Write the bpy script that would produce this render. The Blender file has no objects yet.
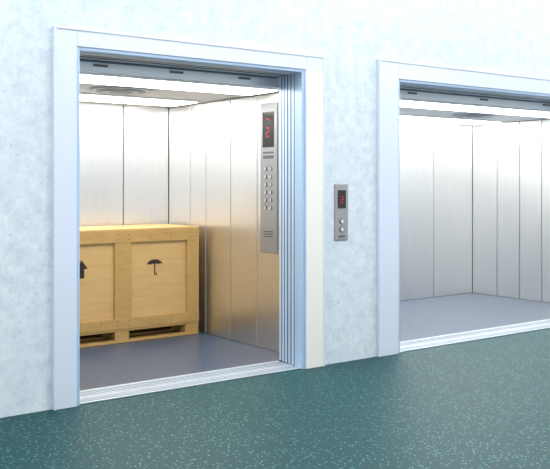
import bpy, bmesh, math, random
from mathutils import Vector, Matrix
random.seed(3)
S = bpy.context.scene
S.view_settings.view_transform = 'Standard'
S.view_settings.look = 'None'

# ------------------------------------------------------------ materials
def s2l(c):
    return tuple(((v/255)/12.92 if v/255 <= .04045 else ((v/255+.055)/1.055)**2.4) for v in c)

def mat(name, rgb, rough=.5, metal=0.0, spec=.5, emit=None, es=0.0):
    m = bpy.data.materials.new(name); m.use_nodes = True
    b = m.node_tree.nodes['Principled BSDF']
    b.inputs['Base Color'].default_value = (*s2l(rgb), 1)
    b.inputs['Roughness'].default_value = rough
    b.inputs['Metallic'].default_value = metal
    b.inputs['Specular IOR Level'].default_value = spec
    if emit:
        b.inputs['Emission Color'].default_value = (*s2l(emit), 1)
        b.inputs['Emission Strength'].default_value = es
    return m

def noise_col(m, cols, scale=(1,1,1), nscale=8, detail=6, nrough=.6, pos=None, bump=0.0, bdist=.002):
    nt = m.node_tree; N = nt.nodes; L = nt.links; b = N['Principled BSDF']
    tc = N.new('ShaderNodeTexCoord'); mp = N.new('ShaderNodeMapping'); mp.inputs['Scale'].default_value = scale
    nz = N.new('ShaderNodeTexNoise'); nz.inputs['Scale'].default_value = nscale
    nz.inputs['Detail'].default_value = detail; nz.inputs['Roughness'].default_value = nrough
    cr = N.new('ShaderNodeValToRGB')
    pos = pos or [i/(len(cols)-1) for i in range(len(cols))]
    while len(cr.color_ramp.elements) < len(cols): cr.color_ramp.elements.new(.5)
    for e, p, c in zip(cr.color_ramp.elements, pos, cols):
        e.position = p; e.color = (*s2l(c), 1)
    L.new(tc.outputs['Object'], mp.inputs['Vector']); L.new(mp.outputs[0], nz.inputs['Vector'])
    L.new(nz.outputs['Fac'], cr.inputs['Fac']); L.new(cr.outputs[0], b.inputs['Base Color'])
    if bump:
        bp = N.new('ShaderNodeBump'); bp.inputs['Strength'].default_value = bump; bp.inputs['Distance'].default_value = bdist
        L.new(nz.outputs['Fac'], bp.inputs['Height']); L.new(bp.outputs[0], b.inputs['Normal'])
    return m

def add_flecks(m, rgb, scale=60, size=.22, amount=.5, fac=.8):
    nt = m.node_tree; N = nt.nodes; L = nt.links; b = N['Principled BSDF']
    src = b.inputs['Base Color'].links[0].from_socket
    tc = N.new('ShaderNodeTexCoord'); vo = N.new('ShaderNodeTexVoronoi'); vo.inputs['Scale'].default_value = scale
    L.new(tc.outputs['Object'], vo.inputs['Vector'])
    lt = N.new('ShaderNodeMath'); lt.operation = 'LESS_THAN'; lt.inputs[1].default_value = size
    L.new(vo.outputs['Distance'], lt.inputs[0])
    sp = N.new('ShaderNodeSeparateColor'); L.new(vo.outputs['Color'], sp.inputs[0])
    l2 = N.new('ShaderNodeMath'); l2.operation = 'LESS_THAN'; l2.inputs[1].default_value = amount
    L.new(sp.outputs[0], l2.inputs[0])
    mu = N.new('ShaderNodeMath'); mu.operation = 'MULTIPLY'; L.new(lt.outputs[0], mu.inputs[0]); L.new(l2.outputs[0], mu.inputs[1])
    m2 = N.new('ShaderNodeMath'); m2.operation = 'MULTIPLY'; m2.inputs[1].default_value = fac; L.new(mu.outputs[0], m2.inputs[0])
    mx = N.new('ShaderNodeMix'); mx.data_type = 'RGBA'
    L.new(m2.outputs[0], mx.inputs[0]); L.new(src, mx.inputs[6]); mx.inputs[7].default_value = (*s2l(rgb), 1)
    L.new(mx.outputs[2], b.inputs['Base Color'])

M = {}
M['wall'] = noise_col(mat('plaster_marbled', (205,218,228), .6), [(178,191,200),(199,209,216),(216,223,228)], nscale=10, detail=12, nrough=.82, pos=[.34,.48,.62])
add_flecks(M['wall'], (166,182,194), 22, .18, .4, .5)
M['lobby'] = noise_col(mat('lobby_terrazzo', (40,105,110), .5, spec=.2), [(2,34,36),(6,54,58),(12,72,74),(48,112,108)], nscale=60, detail=5, nrough=.8, pos=[.3,.46,.6,.75])
add_flecks(M['lobby'], (100,160,154), 55, .28, .45, .75)
M['carfloor'] = noise_col(mat('car_vinyl', (110,120,135), .3), [(46,58,76),(66,80,100),(90,106,126)], nscale=26, detail=8, nrough=.8, pos=[.32,.5,.68])
M['steel'] = noise_col(mat('brushed_steel', (225,225,225), .32, .97), [(220,220,219),(240,240,239)], scale=(30,30,.6), nscale=6, detail=4, bump=.05)
M['frame'] = mat('frame_steel', (208,216,230), .4, .12)
M['frame_warm_refl'] = mat('frame_steel_warm_refl', (232,230,221), .4, .12)  # warm reflection painted into the right jamb's base colour
M['frame_edge'] = mat('frame_edge', (172,196,222), .3, .2)
M['door_a'] = mat('door_edge_light', (196,212,226), .35, .3)
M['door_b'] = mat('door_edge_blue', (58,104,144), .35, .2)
M['alu'] = mat('aluminium', (206,214,222), .35, .5)
M['dark'] = mat('dark_gap', (60,64,70), .6)
M['sillgap'] = mat('sill_groove', (84,98,112), .6)
M['black'] = mat('black_glass', (14,12,14), .12)
M['red'] = mat('red_led', (150,20,20), .4, emit=(200,20,20), es=.4)
M['plate'] = mat('panel_plate', (156,156,158), .35, .6)
M['btn'] = mat('button', (205,205,205), .3, .7)
M['btnring'] = mat('button_ring', (95,95,98), .4, .6)
M['white'] = mat('white_paint', (240,242,244), .5)
M['carceil'] = mat('car_ceiling_panel', (220,222,224), .4)
M['lamp'] = mat('lamp_diffuser', (255,255,255), .5, emit=(255,254,250), es=10.5)
M['lobby_fill'] = mat('lobby_fill_emitter', (255,255,255), .5, emit=(250,252,255), es=10.0)  # out-of-view emitter added to light the lobby
M['wash_fill'] = mat('wall_fill_emitter', (255,255,255), .5, emit=(250,252,255), es=20.0)  # added emitter, out of view, whitens the upper wall
M['ply'] = noise_col(mat('plywood', (205,165,95), .6), [(184,146,86),(202,164,104),(214,180,122)], scale=(1,1,9), nscale=3, detail=7, bump=.1)
M['batten'] = noise_col(mat('pine_batten', (190,145,75), .6), [(164,124,66),(184,146,84),(198,164,104)], scale=(2,2,6), nscale=4, detail=7, bump=.15)
M['ink'] = mat('stencil_ink', (45,34,24), .8)

# ------------------------------------------------------------ mesh helpers
class Builder:
    def __init__(s): s.bm = bmesh.new(); s.mats = []
    def mi(s, k):
        if k not in s.mats: s.mats.append(k)
        return s.mats.index(k)
    def box(s, x0,x1,y0,y1,z0,z1, k, bev=0):
        r = bmesh.ops.create_cube(s.bm, size=1)
        vs = r['verts']
        for v in vs:
            v.co = Vector(((x0+x1)/2+v.co.x*(x1-x0), (y0+y1)/2+v.co.y*(y1-y0), (z0+z1)/2+v.co.z*(z1-z0)))
        fs = set(f for v in vs for f in v.link_faces)
        i = s.mi(k)
        for f in fs: f.material_index = i
        if bev:
            es = list(set(e for v in vs for e in v.link_edges))
            r = bmesh.ops.bevel(s.bm, geom=es, offset=bev, segments=2, profile=.5, affect='EDGES')
            for f in r['faces']: f.material_index = i
    def cyl(s, c, r, d, axis, k, seg=24):
        rot = {'x': Matrix.Rotation(math.pi/2,4,'Y'), 'y': Matrix.Rotation(math.pi/2,4,'X'), 'z': Matrix.Identity(4)}[axis]
        q = bmesh.ops.create_cone(s.bm, cap_ends=True, segments=seg, radius1=r, radius2=r*.94, depth=d, matrix=Matrix.Translation(c)@rot)
        i = s.mi(k)
        for f in set(f for v in q['verts'] for f in v.link_faces): f.material_index = i
    def poly(s, pts, k, thick=None):
        vs = [s.bm.verts.new(p) for p in pts]
        f = s.bm.faces.new(vs); f.material_index = s.mi(k)
        if thick:
            r = bmesh.ops.extrude_face_region(s.bm, geom=[f])
            for g in r['geom']:
                if isinstance(g, bmesh.types.BMVert): g.co += Vector(thick)
            for ff in s.bm.faces:
                if any(v in vs for v in ff.verts): ff.material_index = s.mi(k)
    def done(s, name, parent=None):
        bmesh.ops.recalc_face_normals(s.bm, faces=s.bm.faces)
        me = bpy.data.meshes.new(name); s.bm.to_mesh(me); s.bm.free()
        for k in s.mats: me.materials.append(M[k])
        o = bpy.data.objects.new(name, me); S.collection.objects.link(o)
        if parent: o.parent = parent
        return o
def empty(name):
    o = bpy.data.objects.new(name, None); S.collection.objects.link(o); return o

# ------------------------------------------------------------ key dims
D = 4.81; H = 1.32
DT = 2.115          # door head height
A = dict(x0=2.10, x1=3.782, cx0=1.72, cx1=4.0, cy=2.28, cz=2.04, fl=.16, fr=.20, fh=.125)
B = dict(x0=4.755, x1=7.50, cx0=4.45, cx1=8.07, cy=2.09, cz=2.04, fl=.225, fr=.2, fh=.155)
CEIL = 3.3
LIP = .022
WT = .05            # wall lining thickness

# ------------------------------------------------------------ room shell
b = Builder()
b.box(-3, A['x0']-LIP, 0, WT, 0, DT+LIP, 'wall')
b.box(A['x1']+LIP, B['x0']-LIP, 0, WT, 0, DT+LIP, 'wall')
b.box(B['x1']+LIP, 11, 0, WT, 0, DT+LIP, 'wall')
b.box(-3, 11, 0, WT, DT+LIP, CEIL, 'wall')
b.done('wall_front')
b = Builder(); b.box(-3, 11, -7, 0, -.1, 0, 'lobby'); b.done('floor')
b = Builder(); b.box(-3, 11, -7, .1, CEIL, CEIL+.1, 'white')
b.done('ceiling')
# unseen light panels added to brighten the lobby
for i, x in enumerate((0.5, 4.0, 7.5)):
    b = Builder()
    b.box(x-.85, x+.85, -3.5, -1.6, CEIL-.03, CEIL-.0, 'white')
    b.box(x-.8, x+.8, -3.45, -1.65, CEIL-.035, CEIL-.03, 'lobby_fill')
    b.done('added_ceiling_fill' if i == 0 else 'added_ceiling_fill.%03d' % i)
b = Builder()  # unseen light strip added to brighten the wall towards the top
b.box(-1, 10, -.62, -.48, CEIL-.03, CEIL, 'white', .003)
b.box(-.98, 9.98, -.61, -.49, CEIL-.034, CEIL-.03, 'wash_fill')
b.done('added_wall_fill')

# ------------------------------------------------------------ elevator
def elevator(P, name, seams_x, seams_y):
    root = empty(name)
    x0, x1, cx0, cx1, cy, cz, fl, frr, fh = (P[k] for k in ('x0','x1','cx0','cx1','cy','cz','fl','fr','fh'))
    b = Builder()
    b.box(x0-fl, x0-LIP, -.030, -.002, 0, DT+fh, 'frame', .004)
    b.box(x1+LIP+.012, x1+frr, -.030, -.002, 0, DT+LIP, 'frame_warm_refl', .002)
    b.box(x1+LIP+.0125, x1+frr, -.030, -.002, DT+LIP, DT+fh, 'frame', .002)
    b.box(x1+LIP, x1+LIP+.012, -.026, -.002, 0, DT+LIP, 'frame_edge')
    b.box(x0-LIP, x1+LIP+.012, -.030, -.002, DT+LIP, DT+fh, 'frame', .002)
    # raised outer bead around the architrave
    b.box(x0-fl-.006, x0-fl+.010, -.036, -.002, 0, DT+fh+.006, 'frame', .003)
    b.box(x1+frr-.010, x1+frr+.006, -.036, -.002, 0, DT+fh+.006, 'frame', .003)
    b.box(x0-fl+.010, x1+frr-.010, -.036, -.002, DT+fh-.010, DT+fh+.006, 'frame', .003)
    # inner lip
    b.box(x0-LIP, x0, -.020, WT+.015, 0, DT+LIP, 'frame_edge', .003)
    b.box(x1, x1+LIP, -.020, WT+.015, 0, DT+LIP, 'frame_edge', .003)
    b.box(x0, x1, -.020, WT+.015, DT, DT+LIP, 'frame_edge', .003)
    b.done('door_frame', root)
    b = Builder()
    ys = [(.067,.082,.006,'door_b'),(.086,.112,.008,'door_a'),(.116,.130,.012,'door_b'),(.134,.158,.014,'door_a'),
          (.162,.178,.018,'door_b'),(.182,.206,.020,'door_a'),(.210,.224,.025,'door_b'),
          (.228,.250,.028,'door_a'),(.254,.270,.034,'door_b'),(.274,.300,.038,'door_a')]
    for (ya, yb, off, k) in ys:
        b.box(x1+off, cx1+.05, ya, yb, .012, DT+.02, k, .002)
        b.box(cx0-.05, x0-off, ya, yb, .012, DT+.02, k, .002)
    b.done('door_leaves', root)
    b = Builder()
    b.box(x0, x1, .067, .110, DT-.004, DT+.10, 'alu', .002)
    b.box(x0, x1, .114, .120, DT-.006, DT+.10, 'sillgap')
    b.box(x0, x1, .125, .150, DT-.006, DT+.10, 'alu', .002)
    b.box(x0, x1, .156, .168, DT-.010, DT+.10, 'sillgap')
    b.box(x0, x1, .174, .240, DT-.008, DT+.10, 'alu', .003)
    b.box(x0, x1, .246, .296, DT-.014, DT+.10, 'sillgap', .003)
    b.box(cx0-.03, cx1+.03, .298, .328, cz-.004, DT+.10, 'alu', .003)
    n = 3
    for i in range(n):
        xx = x0+(i+.5)*(x1-x0)/n
        b.box(xx-.05, xx+.05, .286, .297, DT-.040, DT-.025, 'btnring', .002)
    b.done('door_header_track', root)
    b = Builder()
    b.box(x0-.02, x1+.02, 0.0, .135, -.06, .003, 'sillgap')
    b.box(x0-.02, x1+.02, .150, .30, -.06, .003, 'sillgap')
    for (ya, yb) in ((0,.020),(.044,.054),(.076,.086),(.106,.135)):
        b.box(x0-.02, x1+.02, ya, yb, -.02, .008, 'alu', .001)
    for (ya, yb) in ((.15,.166),(.192,.202),(.228,.238),(.268,.30)):
        b.box(x0-.02, x1+.02, ya, yb, -.02, .008, 'alu', .001)
    b.done('door_sill', root)
    b = Builder()
    b.box(cx0-.04, cx1+.04, .302, cy+.04, -.06, .006, 'carfloor')
    b.done('car_floor', root)
    b = Builder(); g = .004; t = .03
    b.box(cx0-.06, cx1+.06, cy+t-.006, cy+.06, 0, cz+.1, 'dark')
    b.box(cx1+t-.006, cx1+.06, .332, cy+t, 0, cz+.1, 'dark')
    b.box(cx0-.06, cx0-t+.006, .332, cy+t, 0, cz+.1, 'dark')
    xs = [cx0]+seams_x+[cx1]
    for a, c in zip(xs[:-1], xs[1:]):
        b.box(a+g, c-g, cy, cy+t, .008, cz, 'steel', .003)
    yy = [.302]+seams_y+[cy]
    for a, c in zip(yy[:-1], yy[1:]):
        b.box(cx1, cx1+t, a+g, c-g, .008, cz-.006, 'steel', .003)
        b.box(cx0-t, cx0, a+g, c-g, .008, cz-.006, 'steel', .003)
    b.done('car_wall_panels', root)
    b = Builder()
    b.box(cx0-.03, cx1+.03, .33, cy+.03, cz, cz+.06, 'carceil')
    m = .10
    for (ya, yb) in ((.36,.80),(1.52,2.0)):
        b.box(cx0+m, cx1-m, ya, yb, cz-.012, cz, 'white', .003)
        b.box(cx0+m+.03, cx1-m-.03, ya+.03, yb-.03, cz-.018, cz-.012, 'lamp')
    b.done('car_ceiling_lights', root)
    b = Builder()
    xm = cx1-1.05
    for k in range(4):
        b.cyl((xm, 1.16, cz-.006-.004*k), .24-.05*k, .012, 'z', 'plate' if k % 2 else 'alu', 40)
    b.done('car_ceiling_fan', root)
    return root

elevator(A, 'elevator', [2.24, 2.885, 3.53], [.84, 1.23, 1.62, 1.89])
elevator(B, 'elevator.001', [4.72, 5.39, 6.06, 6.73, 7.40], [.62, 1.10, 1.40, 1.72])

SEG = {'2':'abged','1':'bc','3':'abgcd','-':'g'}
def digit(b, org, u, v, n, h, ch):
    w = h*.5; t = h*.12
    segs = {'a':(0,h-t,w,h),'g':(0,h/2-t/2,w,h/2+t/2),'d':(0,0,w,t),'b':(w-t,h/2,w,h),'c':(w-t,0,w,h/2),'f':(0,h/2,t,h),'e':(0,0,t,h/2)}
    for s in SEG[ch]:
        a0,b0,a1,b1 = segs[s]
        pts = [org+u*p+v*q for p,q in ((a0,b0),(a1,b0),(a1,b1),(a0,b1))]
        b.poly(pts, 'red', n*.001)

# car operating panel on right wall
root = empty('elevator_control_panel')
X = A['cx1']; yA, yB = .556, .775; yc = (yA+yB)/2
b = Builder()
b.box(X-.014, X, yA, yB, .775, 1.96, 'plate', .004)
b.box(X-.017, X-.014, yA+.035, yB-.035, 1.61, 1.89, 'black')
b.box(X-.0155, X-.014, yA+.04, yB-.04, 1.52, 1.545, 'btnring')
b.box(X-.0155, X-.014, yA+.04, yB-.04, 1.56, 1.575, 'btnring')
n = Vector((-1,0,0)); u = Vector((0,-1,0)); v = Vector((0,0,1))
digit(b, Vector((X-.0175, yc+.025, 1.69)), u, v, n, .08, '2')
for zz in (1.83,):
    b.box(X-.0185, X-.017, yc-.02, yc+.02, zz, zz+.01, 'red')
for r in range(6):
    for c in (-1, 1):
        z = 1.44-r*.062
        b.cyl((X-.016, yc+c*.035, z), .016, .005, 'x', 'btnring')
        b.cyl((X-.019, yc+c*.035, z), .0135, .005, 'x', 'btn')
for k in range(3):
    b.box(X-.0155, X-.014, yc-.06, yc+.06, .90+k*.02, .908+k*.02, 'btnring')
b.done('panel_body', root)

# hall call panel
root = empty('hall_call_panel')
b = Builder(); xa, xb = 4.099, 4.226; xc = (xa+xb)/2
b.box(xa, xb, -.014, 0, .906, 1.32, 'plate', .004)
b.box(xa+.025, xb-.025, -.017, -.014, 1.14, 1.275, 'black')
digit(b, Vector((xc-.013, -.0175, 1.18)), Vector((1,0,0)), v, Vector((0,-1,0)), .05, '2')
for z in (1.045, .985):
    b.cyl((xc, -.016, z), .022, .006, 'y', 'btnring'); b.cyl((xc, -.019, z), .017, .006, 'y', 'btn')
b.box(xc-.03, xc+.03, -.0155, -.014, .925, .94, 'btnring')
b.done('call_panel_body', root)

# ------------------------------------------------------------ wooden crate
root = empty('wooden_crate')
xl, xr, yf, yb = 2.47, 3.93, 1.62, 2.22; zb = .008; zt = .95
zp = zb+.115
b = Builder()   # pallet
for x in (xl, 3.2-.07, xr-.13):
    for y in (yf+.01, (yf+yb)/2-.05, yb-.11):
        b.box(x, x+.13, y, y+.10, zb+.022, zp-.02, 'batten', .003)
for y in (yf+.005, (yf+yb)/2-.05, yb-.105):
    b.box(xl, xr, y, y+.10, zb, zb+.022, 'batten', .003)
b.box(xl, xr, yf+.005, yb, zp-.02, zp, 'batten', .003)
b.done('pallet', root)
b = Builder()
b.box(xl+.02, xr-.02, yf+.025, yb-.02, zp, zt-.015, 'ply')
b.box(xl+.0, xr+.0, yf+.0, yb, zt-.015, zt, 'ply', .003)
b.done('box_panels', root)
b = Builder()
rail = .10
for (y0, y1) in ((yf, yf+.025), (yb-.02, yb)):
    b.box(xl, xr, y0-.002, y1, zt-.015-rail, zt-.015, 'batten', .003)
    b.box(xl, xr, y0-.002, y1, zp, zp+.085, 'batten', .003)
    for (p, q) in ((xl, xl+.12), (3.2-.075, 3.2+.075), (xr-.12, xr)):
        b.box(p, q, y0, y1, zp+.085, zt-.015-rail, 'batten', .003)
for (x_0, x_1) in ((xl, xl+.02), (xr-.02, xr)):
    b.box(x_0, x_1, yf+.026, yb-.021, zt-.115, zt-.015, 'batten', .002)
    b.box(x_0, x_1, yf+.026, yb-.021, zp, zp+.085, 'batten', .002)
    b.box(x_0, x_1, yf+.026, yf+.13, zp+.085, zt-.115, 'batten', .002)
b.done('battens', root)
b = Builder()
for z in (zt-.05, zt-.09, zp+.03, zp+.06):
    for x in (xl+.03, xl+.09, 2.75, 3.0, 3.15, 3.25, 3.45, 3.65, xr-.09, xr-.03):
        b.cyl((x, yf-.003, z), .004, .003, 'y', 'ink', 8)
b.done('nail_heads', root)
b = Builder()
def umbrella(cx, cz, s):
    y = yf+.0245
    pts = []
    n = 16
    for i in range(n+1):
        a = math.pi*i/n
        pts.append((cx+math.cos(a)*s, y, cz+math.sin(a)*s*.62))
    for k in range(4):
        c0 = -s+k*s/2
        for j in range(1, 5):
            if k == 3 and j == 4: break
            a = j/4
            pts.append((cx+c0+a*s/2, y, cz+math.sin(a*math.pi)*s*.13))
    b.poly(pts, 'ink', (0,-.001,0))
    b.box(cx-s*.07, cx+s*.07, y-.001, y, cz-s*1.1, cz+s*.1, 'ink')
    b.box(cx-s*.0, cx+s*.3, y-.001, y, cz-s*1.2, cz-s*1.07, 'ink')
    b.box(cx+s*.2, cx+s*.3, y-.001, y, cz-s*1.1, cz-s*.9, 'ink')
umbrella(3.505, .635, .074)
def arrow(cx, cz, s):
    y = yf+.0245
    b.poly([(cx-s*.7,y,cz),(cx+s*.7,y,cz),(cx,y,cz+s)], 'ink', (0,-.001,0))
    b.box(cx-s*.3, cx+s*.3, y-.001, y, cz-s, cz, 'ink')
arrow(2.845, .635, .074)
b.done('stencil_marks', root)

# ------------------------------------------------------------ world + camera
w = bpy.data.worlds.new('World'); S.world = w; w.use_nodes = True
bg = w.node_tree.nodes['Background']; bg.inputs[0].default_value = (.93,.965,1,1); bg.inputs[1].default_value = 1.32

cam = bpy.data.cameras.new('Camera'); co = bpy.data.objects.new('Camera', cam); S.collection.objects.link(co)
co.location = (0, -D, H)
co.rotation_euler = (math.pi/2, 0, -math.radians(36.5))
cam.sensor_width = 36; cam.lens = 36*857/550; cam.shift_y = -50.5/550
cam.clip_start = .05
S.camera = co
